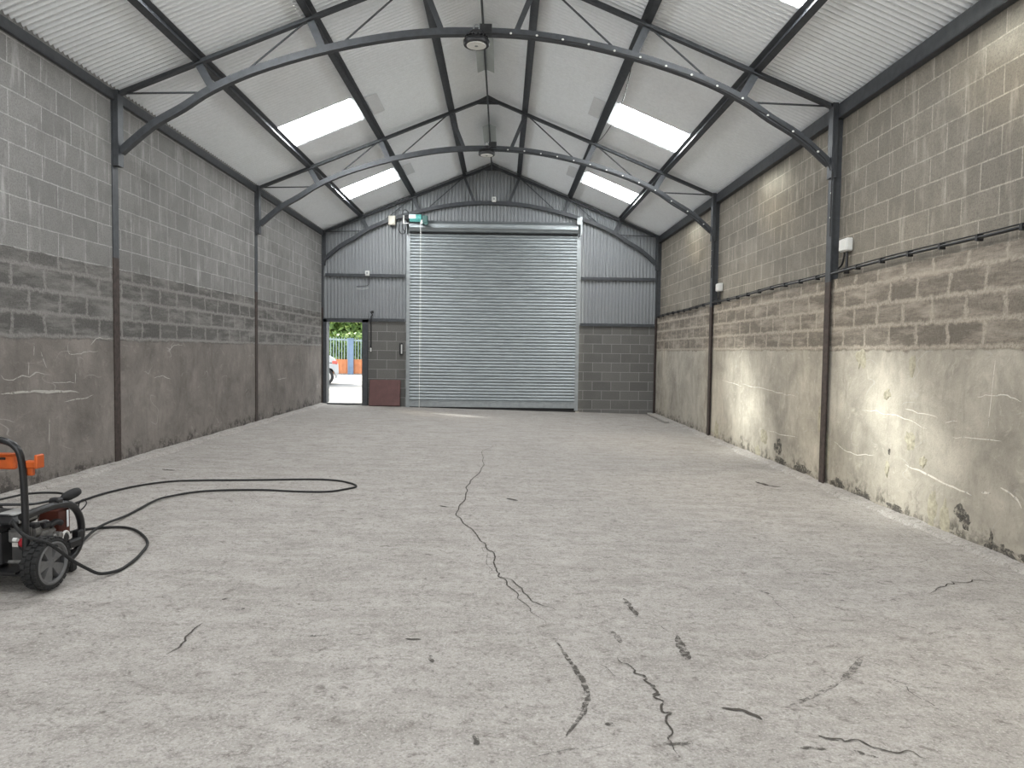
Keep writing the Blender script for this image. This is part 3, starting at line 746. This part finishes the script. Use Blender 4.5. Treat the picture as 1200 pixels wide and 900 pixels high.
lamp('round black lamp hanging under the truss crown halfway down the shed', (-.01, FR[1]-.17, 4.74))
def ridge_plate(label, y0, y1, drop):
    m = MB(); w = .125
    for s in (-1, 1):
        m.beam((s*w/2*1.0, y0, drop-.03), (s*w/2, y1, drop-.03), .135, .006, (s*.42, 0, 1))
    return tag(m.build('ridge_flashing', M['ridge']), label, 'flashing', 'folded sheets under the ridge')
ridge_plate('folded grey sheet hanging under the ridge beyond the nearest lamp', 9.7, 10.95, 5.66)
ridge_plate('folded grey sheet hanging under the ridge right behind the far lamp', 13.55, 14.6, 5.66)
m = MB(); m.tube([(0, y, 5.60 + .01*math.sin(y*1.2)) for y in [YF+.3+.5*i for i in range(int((YB-YF-.5)/.5)+1)]], .014, 8)
tag(m.build('ridge_pipe', M['steel']), 'thin dark pipe running along the roof ridge', 'pipe')
def chord_cable(label, y, y2):
    t = thing('lighting_cable', label, 'cable', (0, y, 0), 0, 'cables clipped along the trusses')  # fixed supply cable, clipped to the truss chord
    pts = [(x, -.046, archz(x)-.03) for x in [.1+.25*i for i in range(16)]] + [(3.905, -.07, 3.45)]
    m = MB(); m.tube(smooth_path(pts, 3), .007, 6); m.build('cable', M['black'], t)
    x = .35
    while x < 3.9:
        m = MB(); m.ball((x, -.052, archz(x)-.02), .012, 8, 6, (1.2, .7, 1)); m.build('cable_clip', M['white'], t); x += .285
    for z in (3.2, 2.93):
        m = MB(); m.ball((3.925, -.065, z), .011, 8, 6); m.build('cable_clip', M['white'], t)
    m = MB(); m.tube([(3.925, -.072, 3.45), (3.925, -.072, 2.72)], .007, 6); m.build('drop_cable', M['black'], t)
    return t
chord_cable('dark cable with white clips along the nearest arched truss', FR[2], 0)
chord_cable('dark cable with white clips along the truss halfway down the shed', FR[1], 0)
m = MB(); m.tube(smooth_path([(1.72, 8.03, 4.72), (1.78, 8.9, 4.62), (1.80, 9.8, 4.60), (1.78, 10.9, 4.66), (1.76, 11.7, 4.80), (1.78, 12.40, 4.98)], 8), .006, 6)
tag(m.build('hanging_cable', M['black']), 'thin dark cable drooping across the right skylight between trusses', 'cable')

# conduit and junction boxes on the right wall
t = thing('wall_conduit', 'long dark conduit running level along the right block wall', 'conduit', (3.985, 0, 2.35))
pts = []; y = YF+.2
while y < 16.95: pts.append((-.02 + .003*math.sin(y*3), y, .012-.006*y+.006*math.sin(y*2.1))); y += .3
m = MB(); m.tube(pts, .014, 8); m.tube([(p[0]+.004, p[1], p[2]+.026) for p in pts], .006, 6); m.build('pipe', M['black'], t)
y = 3.6
while y < 16.9:
    if min(abs(y-f) for f in FR) > .2:
        m = MB(); m.box((-.012, y, .012-.006*y+.006*math.sin(y*2.1)), (.05, .028, .05)); m.build('saddle_clip', M['black'], t)
    y += .47
for x in ():
    pass
def jbox(label, loc):
    t = thing('junction_box', label, 'junction box', loc, 0, 'junction boxes on the right wall')
    m = MB(); m.rbox((-.035, 0, 0), (.075, .17, .14), .012); m.build('body', M['white'], t)
    m = MB(); m.rbox((-.076, 0, 0), (.012, .15, .12), .004); m.build('lid', M['white'], t)
    m = MB(); m.tube(smooth_path([(-.03, .055, -.06), (-.03, .055, -.12), (-.03, .10, -.20), (-.03, .19, -.235)], 5), .010, 7); m.build('cable', M['black'], t)
    m = MB(); m.tube([(-.035, -.02, -.06), (-.035, -.02, -.30)], .016, 8); m.lathe([(.028,-.03),(.028,.03)], (-.035,-.02,-.28), 'z', 10); m.build('conduit_drop', M['black'], t)
    return t
jbox('small white junction box beside the near right column', (4.055, 7.72, 2.60))
jbox('small white junction box beside the far right column', (4.055, 12.22, 2.545))

# loose things near the gable wall
m = MB(); m.rbox((0, 0, .315), (.74, .035, .63), .012)
o = tag(m.build('board', M['board']), 'dark red-brown board leaning against the blocks beside the side door', 'board')
o.location = (-2.50, YB-.16, fz(-2.5)+.012); o.rotation_euler = (math.radians(-11), 0, math.radians(1.5))
m = MB(); m.rbox((0, 0, .02), (.10, 2.05, .04), .004)
o = tag(m.build('plank', M['wood']), 'grey plank lying on the floor along the right wall', 'plank')
o.location = (3.80, 15.85, fz(3.8)+.012); o.rotation_euler = (0, math.radians(1.1), math.radians(-1.5))

# ------------------------------------------------------------------ pressure washer
WL = V((-2.535, 3.93, fz(-2.535))); WZ = math.radians(-4); WM = Matrix.Translation(WL) @ Matrix.Rotation(WZ, 4, 'Z')
W = thing('pressure_washer', 'black petrol pressure washer with grey wheels and orange tray at the left edge', 'pressure washer', WL, WZ)
ZC = .150
def wheel(sx):
    # tyre with tread blocks, five-spoked grey hub
    m = MB(); m.lathe([(.112,-.040),(.126,-.045),(.137,-.038),(.140,0),(.137,.038),(.126,.045),(.112,.040)], (sx*.335, 0, ZC), 'x', 48, False)
    for k in range(26):
        a = 2*math.pi*k/26
        for q, (xo, wd) in enumerate(((-.030,.025), (0,.027), (.030,.025))):
            aa = a + (math.pi/26 if q == 1 else 0)
            rot = Matrix.Rotation(aa, 3, 'X')
            m.rbox(V((sx*.335+xo, 0, ZC)) + rot @ V((0, 0, .138 if q != 1 else .142)), (wd, .026, .012), .002, rot)
    o = m.build('wheel', M['rubber'], W, smooth=True)
    m = MB(); m.lathe([(.098,-.038),(.118,-.042),(.118,.042),(.108,.046),(.098,.034)], (sx*.335, 0, ZC), 'x', 48, False)
    m.lathe([(.030,-.02),(.034,.026),(.020,.034)], (sx*.335, 0, ZC), 'x', 20)
    m.lathe([(.11,-.012),(.11,-.002)], (sx*.335, 0, ZC), 'x', 36)
    for k in range(5):
        a = 2*math.pi*k/5+.3; rot = Matrix.Rotation(a, 3, 'X'); c = V((sx*.335+sx*.014, 0, ZC))
        vs = [c + rot @ V(p) for p in ((-.014,-.020,.022),(-.014,.020,.022),(-.014,.046,.108),(-.014,-.046,.108),(.016,-.015,.024),(.016,.015,.024),(.018,.038,.106),(.018,-.038,.106))]
        m.add(vs, [(0,1,2,3),(7,6,5,4),(0,4,5,1),(1,5,6,2),(2,6,7,3),(3,7,4,0)])
    m.build('hub', M['wheelgrey'], o, smooth=True)
wheel(1); wheel(-1)
m = MB(); m.tube([(-.30, 0, ZC), (.30, 0, ZC)], .010, 8); m.build('axle', M['alu'], W)
for s in (-1, 1):
    m = MB(); m.tube(smooth_path([(s*.245,-.06,.16),(s*.245,.10,.09),(s*.245,.34,.075),(s*.245,.46,.11),(s*.245,.515,.20),(s*.245,.505,.30),(s*.245,.43,.385),(s*.245,.31,.42),(s*.245,.12,.425),(s*.245,-.06,.415)], 6), .0225, 10); m.build('side_frame', M['blackpaint'], W, smooth=True)
    m = MB(); m.rbox((s*.245, .40, .031), (.05, .06, .062), .01); m.build('foot', M['rubber'], W)
m = MB(); m.tube(smooth_path([(-.265,-.06,.10),(-.265,-.06,.45),(-.262,-.075,.72),(-.225,-.088,.815),(-.12,-.098,.846),(.0,-.10,.85),(.12,-.098,.846),(.225,-.088,.815),(.262,-.075,.72),(.265,-.06,.45),(.265,-.06,.10)], 6), .0185, 10); m.build('handle', M['blackpaint'], W, smooth=True)
m = MB()
for yy in (-.05, .18, .42): m.tube([(-.245, yy, .10), (.245, yy, .10)], .014, 8)
m.box((0, .18, .115), (.46, .55, .012)); m.build('base_plate', M['black'], W)
m = MB(); m.rbox((-.02, -.045, .715), (.46, .03, .08), .008); m.box((-.02, -.048, .758), (.46, .045, .008)); pan = m.build('accessory_panel', M['orange'], W)
m = MB(); m.rbox((.300, -.045, .705), (.075, .045, .04), .006); m.rbox((.338, -.045, .722), (.018, .06, .075), .005); m.rbox((.290, -.045, .668), (.035, .025, .05), .005); m.build('gun_holder', M['orange'], pan)
m = MB(); m.box((-.02, -.063, .735), (.10, .006, .012)); m.box((.14, -.063, .735), (.04, .006, .012)); m.build('slots', M['dark'], pan)
m = MB(); m.rbox((-.06, -.01, .235), (.36, .14, .23), .03); m.lathe([(.105,-.02),(.105,.0),(.09,.012)], (-.06, -.085, .22), 'y', 28); eng = m.build('engine', M['black'], W)
m = MB(); m.rbox((-.045, -.105, .215), (.13, .02, .13), .01)
for k in range(6): m.box((-.045, -.118, .165+.02*k), (.10, .006, .008))
m.build('recoil_starter', M['black'], eng)
m = MB(); m.rbox((-.045, -.122, .22), (.05, .004, .03), .002); m.build('badge', M['alu'], eng)
m = MB(); m.rbox((-.03, .09, .372), (.42, .26, .06), .025); m.rbox((-.02, .09, .405), (.30, .20, .016), .006); m.build('fuel_tank', M['black'], eng)
m = MB(); m.lathe([(.035,0),(.035,.022),(.028,.027)], (-.12, .05, .408), 'z', 16); m.build('fuel_cap', M['black'], eng)
m = MB(); m.rbox((.10, .09, .410), (.11, .17, .008), .002); m.rbox((.182, .085, .382), (.006, .17, .035), .002); m.build('tank_label', M['labelgrey'], eng)
m = MB(); m.rbox((-.06, -.045, .345), (.36, .12, .07), .02)
for k in range(6): m.rbox((-.2+.055*k, -.107, .35), (.035, .012, .035), .004)
m.build('air_filter_cover', M['black'], eng)
m = MB(); m.rbox((.16, .20, .24), (.16, .14, .12), .015); m.lathe([(.042,-.08),(.042,.08)], (.19, .16, .30), 'y', 16)
for k in range(3): m.lathe([(.024,0),(.024,.045),(.016,.05)], (.235, .12+.06*k, .25), 'x', 12)
m.rbox((.14, .06, .29), (.10, .12, .07), .01)
for k in range(7): m.box((.17, .02+.02*k, .305), (.09, .006, .055))
pump = m.build('pump', M['alu'], W)
m = MB(); m.tube(smooth_path([(.235,.20,.315),(.25,.24,.33),(.25,.29,.315)], 5), .018, 10); m.rbox((.225,.17,.325), (.05,.07,.035), .008); m.rbox((.20,.10,.335), (.06,.05,.03), .006); m.build('carburettor', M['black'], pump)
m = MB(); m.lathe([(.022,0),(.026,.008),(.026,.028),(.018,.034)], (.215, -.03, .270), 'x', 16); m.build('oil_cap', M['redcap'], W)
m = MB(); m.lathe([(.011,0),(.011,.024)], (.20, -.065, .292), 'x', 12); m.build('spark_plug_cap', M['white'], W)
m = MB(); m.rbox((.15, .385, .30), (.17, .10, .19), .025); m.build('engine_shroud', M['redbrown'], W)
m = MB(); m.rbox((.245, .372, .325), (.004, .018, .10), .001); m.build('hang_tag', M['labelwhite'], W)
m = MB(); m.tube([(.272, .30+.036*math.cos(a), .225+.036*math.sin(a)) for a in [2*math.pi*k/20 for k in range(14)]], .008, 8); m.build('outlet_ring', M['white'], W)
m = MB(); m.lathe([(.03,-.05),(.03,0),(.02,.01)], (.272, .30, .225), 'x', 16); m.build('outlet_plug', M['black'], W)
m = MB(); m.rbox((.245, .48, .20), (.05, .06, .07), .008); m.rbox((.255, .40, .17), (.05, .14, .05), .01); m.build('frame_clamp', M['black'], W)
m = MB(); m.rbox((.235, .27, .447), (.06, .06, .035), .008); m.build('lance_clip', M['black'], W)
m = MB(); m.tube(smooth_path([(.245,.475,.345),(.255,.515,.355),(.265,.545,.385),(.26,.525,.412),(.25,.495,.40),(.247,.485,.365)], 6), .004, 6); m.build('wire_loop', M['black'], W)

# keep the machine body short behind the axle
def shrink(o):
    for ch in o.children:
        if ch.name.split('.')[0] in ('wheel', 'hub', 'axle', 'handle', 'accessory_panel', 'gun_holder', 'slots'): continue
        for v in ch.data.vertices:
            if v.co.y > 0: v.co.y *= .82
        shrink(ch)
shrink(W)
# hoses and wand
def fp(x, y, h): return (x, y, fz(x)+h)
hp = [(.215,-.085,.40),(.255,-.105,.365),(.315,-.115,.325),(.375,-.06,.285),(.40,.01,.22),(.42,.09,.14),(.45,.17,.07),(.49,.23,.022)]
fl = [(-1.995,4.25),(-1.995,4.38),(-2.03,4.58),(-2.12,4.86),(-2.31,5.12),(-2.47,5.24),(-2.62,5.22),(-2.76,5.10),(-2.80,4.95)]
hose_pts = [WM @ V(p) for p in hp] + [fp(a, b, .012) for a, b in fl]
m = MB(); m.tube(smooth_path(hose_pts, 7), .0095, 8)
tag(m.build('high_pressure_hose', M['rubber'], smooth=True), 'black hose draped over the grey washer wheel, curling in a small loop', 'hose')
fl2 = [(-2.534,4.773),(-2.598,5.055),(-2.627,5.273),(-2.654,5.626),(-2.698,6.129),(-2.654,6.351),(-2.458,6.611),(-2.026,6.737),(-1.615,6.716),(-1.342,6.756),(-1.192,6.925),(-1.137,7.043),(-1.215,7.189),(-1.393,7.326),(-1.665,7.354),(-2.196,7.229),(-2.675,7.133),(-2.967,7.025),(-3.163,6.752),(-3.258,6.415),(-3.279,6.084),(-3.241,5.762),(-3.1,5.3),(-2.95,5.0)]
m = MB(); m.tube(smooth_path([fp(a, b, .012 + (.02 if 0 < i < 3 else 0)) for i, (a, b) in enumerate(fl2)], 7), .0095, 8)
tag(m.build('high_pressure_hose', M['rubber'], smooth=True), 'long black hose looped across the floor towards the shed middle', 'hose')
fl3 = [(-3.90,5.66),(-3.82,6.04),(-3.80,6.13),(-3.69,6.20),(-3.55,6.205),(-3.42,6.10),(-3.35,5.97),(-3.33,5.84),(-3.4,5.5)]
m = MB(); m.tube(smooth_path([fp(a, b, .042) for a, b in fl3], 7), .0095, 8)
tag(m.build('suction_hose', M['rubber'], smooth=True), 'short black hose curled by the left wall behind the washer', 'hose')
t = thing('spray_wand', 'thin spray wand with black bulb end resting over the washer', 'spray wand', (0, 0, 0))
wp = [V((-2.66,3.97,.505)), V((-2.50,4.02,.495)), V((-2.385,4.09,.486)), V((-2.30,4.23,.492))]
m = MB(); m.tube(smooth_path(wp, 6), .008, 8); m.build('lance', M['blackpaint'], t)
dv = V((.035,.10,.024)).normalized()
m = MB(); m.tube([wp[3] + dv*(q-.02) for q in (0, .015, .03, .06, .10, .125, .135)], [.010, .018, .026, .030, .029, .022, .010], 12); m.build('nozzle_guard', M['rubber'], t, smooth=True)
m = MB(); m.tube(smooth_path([(-2.66,3.97,.505),(-2.75,3.96,.51),(-2.84,3.97,.49)], 5), .02, 8); m.tube(smooth_path([(-2.72,3.965,.51),(-2.67,3.98,.545),(-2.60,3.99,.545),(-2.54,4.005,.50)], 5), .012, 8); m.build('trigger_grip', M['black'], t)

# ------------------------------------------------------------------ yard seen through the side door
m = MB(); nx = 20
m.add([(-40, YB+.28, .03), (30, YB+.28, .03), (30, 75, .03), (-40, 75, .03)], [(0,1,2,3)])
struct(m.build('trim_1', M['asphalt']), 'pale sunlit yard outside the side door')
m = MB(); m.add([(-40, -40, -.05), (30, -40, -.05), (30, YF-.22, -.05), (-40, YF-.22, -.05)], [(0,1,2,3)])  # unseen ground, added pale to throw light up onto the roof
struct(m.build('trim_2', M['forecourt']), 'unseen pale concrete ground behind the viewpoint, added to bounce light')
t = thing('car', 'white car parked in the yard, its tail showing through the side door', 'car', (-8.0, 27.35, .03), math.radians(14.5))
def carsec(): return [(-2.15,.30),(-2.15,.62),(-2.02,.80),(-1.25,.90),(-.65,1.36),(.55,1.45),(1.25,1.40),(1.62,1.12),(1.80,1.02),(1.93,.80),(1.95,.48),(1.88,.26),(1.84,.24),(1.83,.43),(1.71,.62),(1.45,.72),(1.19,.62),(1.07,.43),(1.06,.24),(-.91,.24),(-.92,.43),(-1.04,.62),(-1.30,.72),(-1.56,.62),(-1.68,.43),(-1.69,.24),(-2.05,.24)]
m = MB(); sec = carsec(); n = len(sec)
rows = [(-.85,.93),(-.80,1.0),(.80,1.0),(.85,.93)]
vs = []
for yy, k in rows:
    for x, z in sec: 
        tap = .14*max(0, z-.9)
        vs.append((x*k if abs(x) > 1.9 else x, yy - math.copysign(tap, yy), z if z < .3 else .3+(z-.3)*(.97 if k < 1 else 1)))
m.add(vs, [(j*n+i, j*n+(i+1) % n, (j+1)*n+(i+1) % n, (j+1)*n+i) for j in range(3) for i in range(n)] + [tuple(range(n))[::-1], tuple(range(3*n, 4*n))]); m.build('body', M['carwhite'], t)
m = MB(); m.rbox((0, 0, .58), (3.5, 1.2, .62), .05); m.build('underbody', M['tyre'], t)
for x in (1.45, -1.30):
    for yy in (-.77, .77):
        m = MB(); m.lathe([(.20,-.09),(.30,-.10),(.32,-.06),(.32,.06),(.30,.10),(.20,.09)], (x, yy, .32), 'y', 28); w = m.build('wheel', M['tyre'], t, smooth=True)
        m = MB(); m.lathe([(.05,.0),(.21,.0),(.21,.02)], (x, yy-(.115 if yy < 0 else -.10), .32), 'y', 24)
        for k in range(5):
            a = 2*math.pi*k/5; m.beam((x, yy-.115 if yy < 0 else yy+.10, .32), (x+.2*math.cos(a), yy-.115 if yy < 0 else yy+.10, .32+.2*math.sin(a)), .02, .05, (0,1,0))
        m.build('hub', M['alloy'], w)
m = MB(); m.prism([(-.75,-.80,.98),(-.42,-.79,1.30),(.5,-.785,1.37),(1.15,-.79,1.32),(1.35,-.80,1.02)], (0,-.02,0)); m.build('side_window', M['glassdark'], t)
m = MB(); m.rbox((1.80, -.80, .86), (.20, .12, .13), .02); m.build('tail_lamp', M['tail'], t)
# palisade fence with gate post and orange boards
FY = 39.0
t = thing('palisade_fence', 'pale grey palisade fence across the yard', 'fence', (-8.4, FY, .03))
for k in range(24):
    x = -1.75+.15*k; zt = 2.05-.05*(x+.8)
    m = MB(); m.prism([(x-.022,0,.05),(x+.022,0,.05),(x+.022,0,zt-.08),(x,0,zt+.03),(x-.022,0,zt-.08)], (0,.02,0)); m.build('pale', M['pal'], t)
for z0, z1 in ((1.96,1.80), (.42,.40)):
    m = MB(); m.beam((-1.9,.03,z0), (1.9,.03,z1), .03, .09); m.build('fence_rail', M['pal'], t)
m = MB(); m.rbox((0,0,.96), (.30,.16,1.92), .01); m.rbox((0,0,1.94), (.36,.2,.04), .005); m.box((-.10,-.09,.96), (.04,.03,1.9)); m.box((0,-.09,.42), (.28,.02,.04))
o = tag(m.build('gate_post', M['palpost']), 'thick blue-grey gate post in front of the palisade fence', 'post'); o.location = (-7.95, FY-.28, .03)
m = MB(); m.box((-.0,0,.40), (4.4,.04,.72)); 
for k in range(22): m.box((-2.1+.2*k,-.025,.40), (.17,.02,.72))
m.box((0,-.03,.79), (4.4,.05,.05)); o = tag(m.build('hoarding', M['orangeboard']), 'low orange board hoarding along the foot of the palisade fence', 'hoarding'); o.location = (-8.4, FY-.08, .03)
def foliage(name, label, cat, c, r, n, sz, trunk):
    t = thing(name, label, cat, (c[0], c[1], .03))
    m = MB(); rnd = random.Random(n)
    for k in range(n):
        while True:
            p = V((rnd.uniform(-1,1), rnd.uniform(-1,1), rnd.uniform(-1,1)))
            if .35 < p.length < 1: break
        q = V((p.x*r[0], p.y*r[1], p.z*r[2]+c[2])); q += V((1,1,1))*.25*noise.noise(q*1.3)
        a = V((rnd.gauss(0,1), rnd.gauss(0,1), rnd.gauss(0,1))).normalized(); b = a.orthogonal().normalized(); s = sz*rnd.uniform(.6,1.3)
        m.add([q-a*s, q+b*s*.45, q+a*s, q-b*s*.45], [(0,1,2,3)])
    m.build('foliage', M['leaf'], t)
    for bx, by, h in trunk:
        m = MB(); m.tube(smooth_path([(bx,by,0), (bx+.1,by,h*.4), (bx-.05,by,h*.7), (bx+.2,by,h)], 4), [.12]*4+[.09]*4+[.06]*4+[.05], 8); m.build('trunk', M['bark'], t)
foliage('hedge', 'leafy green hedge behind the palisade fence', 'hedge', (-8.6, FY+2.0, 1.1), (3.2,.9,1.15), 7500, .17, [(0,0,1.2), (-1,0,1.2)])
foliage('tree', 'bushy tree rising over the hedge beyond the yard', 'tree', (-8.4, FY+5.2, 3.7), (4.2,1.6,2.6), 8500, .25, [(.3,0,3.4)])

# ------------------------------------------------------------------ light
sun = bpy.data.lights.new('sun', 'SUN'); sun.energy = 4.2; sun.angle = math.radians(7.5); sun.color = (.98,.985,.93)
so = bpy.data.objects.new('sun', sun); COL.objects.link(so); so.location = (-20, 30, 20)
so.rotation_euler = V((1, -.67, -.65)).to_track_quat('-Z', 'Y').to_euler()
# second, wider sun added for a warm glow around the sunlit patches
au = bpy.data.lights.new('sun_fill', 'SUN'); au.energy = 5.5; au.angle = math.radians(28); au.color = (1,.88,.68)
ao = bpy.data.objects.new('sun_fill', au); COL.objects.link(ao); ao.location = (-20, 30, 22); ao.rotation_euler = so.rotation_euler
w = bpy.data.worlds.new('world'); scn.world = w; w.use_nodes = True; nt = w.node_tree; nt.nodes.clear()
bg = nt.nodes.new('ShaderNodeBackground'); ow = nt.nodes.new('ShaderNodeOutputWorld'); bg.inputs[0].default_value = (.92,.965,1,1); bg.inputs[1].default_value = 1.0; nt.links.new(bg.outputs[0], ow.inputs[0])
for nm, loc, rot, sx, sy in (('front_doorway_portal', (0, YF-.05, 2.1), (math.radians(90), 0, 0), 6.6, 4.6), ('side_door_portal', (-3.5, YB+.2, 1.05), (math.radians(-90), 0, 0), .9, 2.0)):
    pl = bpy.data.lights.new(nm, 'AREA'); pl.shape = 'RECTANGLE'; pl.size = sx; pl.size_y = sy; pl.cycles.is_portal = True
    po = bpy.data.objects.new(nm, pl); COL.objects.link(po); po.location = loc; po.rotation_euler = rot

# ------------------------------------------------------------------ camera
cam = bpy.data.cameras.new('camera'); cam.sensor_width = 36; cam.lens = 832/1200*36; cam.clip_end = 200
co = bpy.data.objects.new('camera', cam); COL.objects.link(co); scn.camera = co
r = V((.99982563,-.01307523,.01333246)); u = V((-.01271715,.04606373,.99885755)); f = V((.01367443,.99885293,-.04588942))
co.matrix_world = Matrix(((r.x,u.x,-f.x,.30562),(r.y,u.y,-f.y,0),(r.z,u.z,-f.z,1.39963),(0,0,0,1)))
scn.view_settings.view_transform = 'Standard'; scn.view_settings.look = 'None'; scn.view_settings.gamma = 1
scn.view_settings.use_curve_mapping = False; scn.view_settings.exposure = 1.78
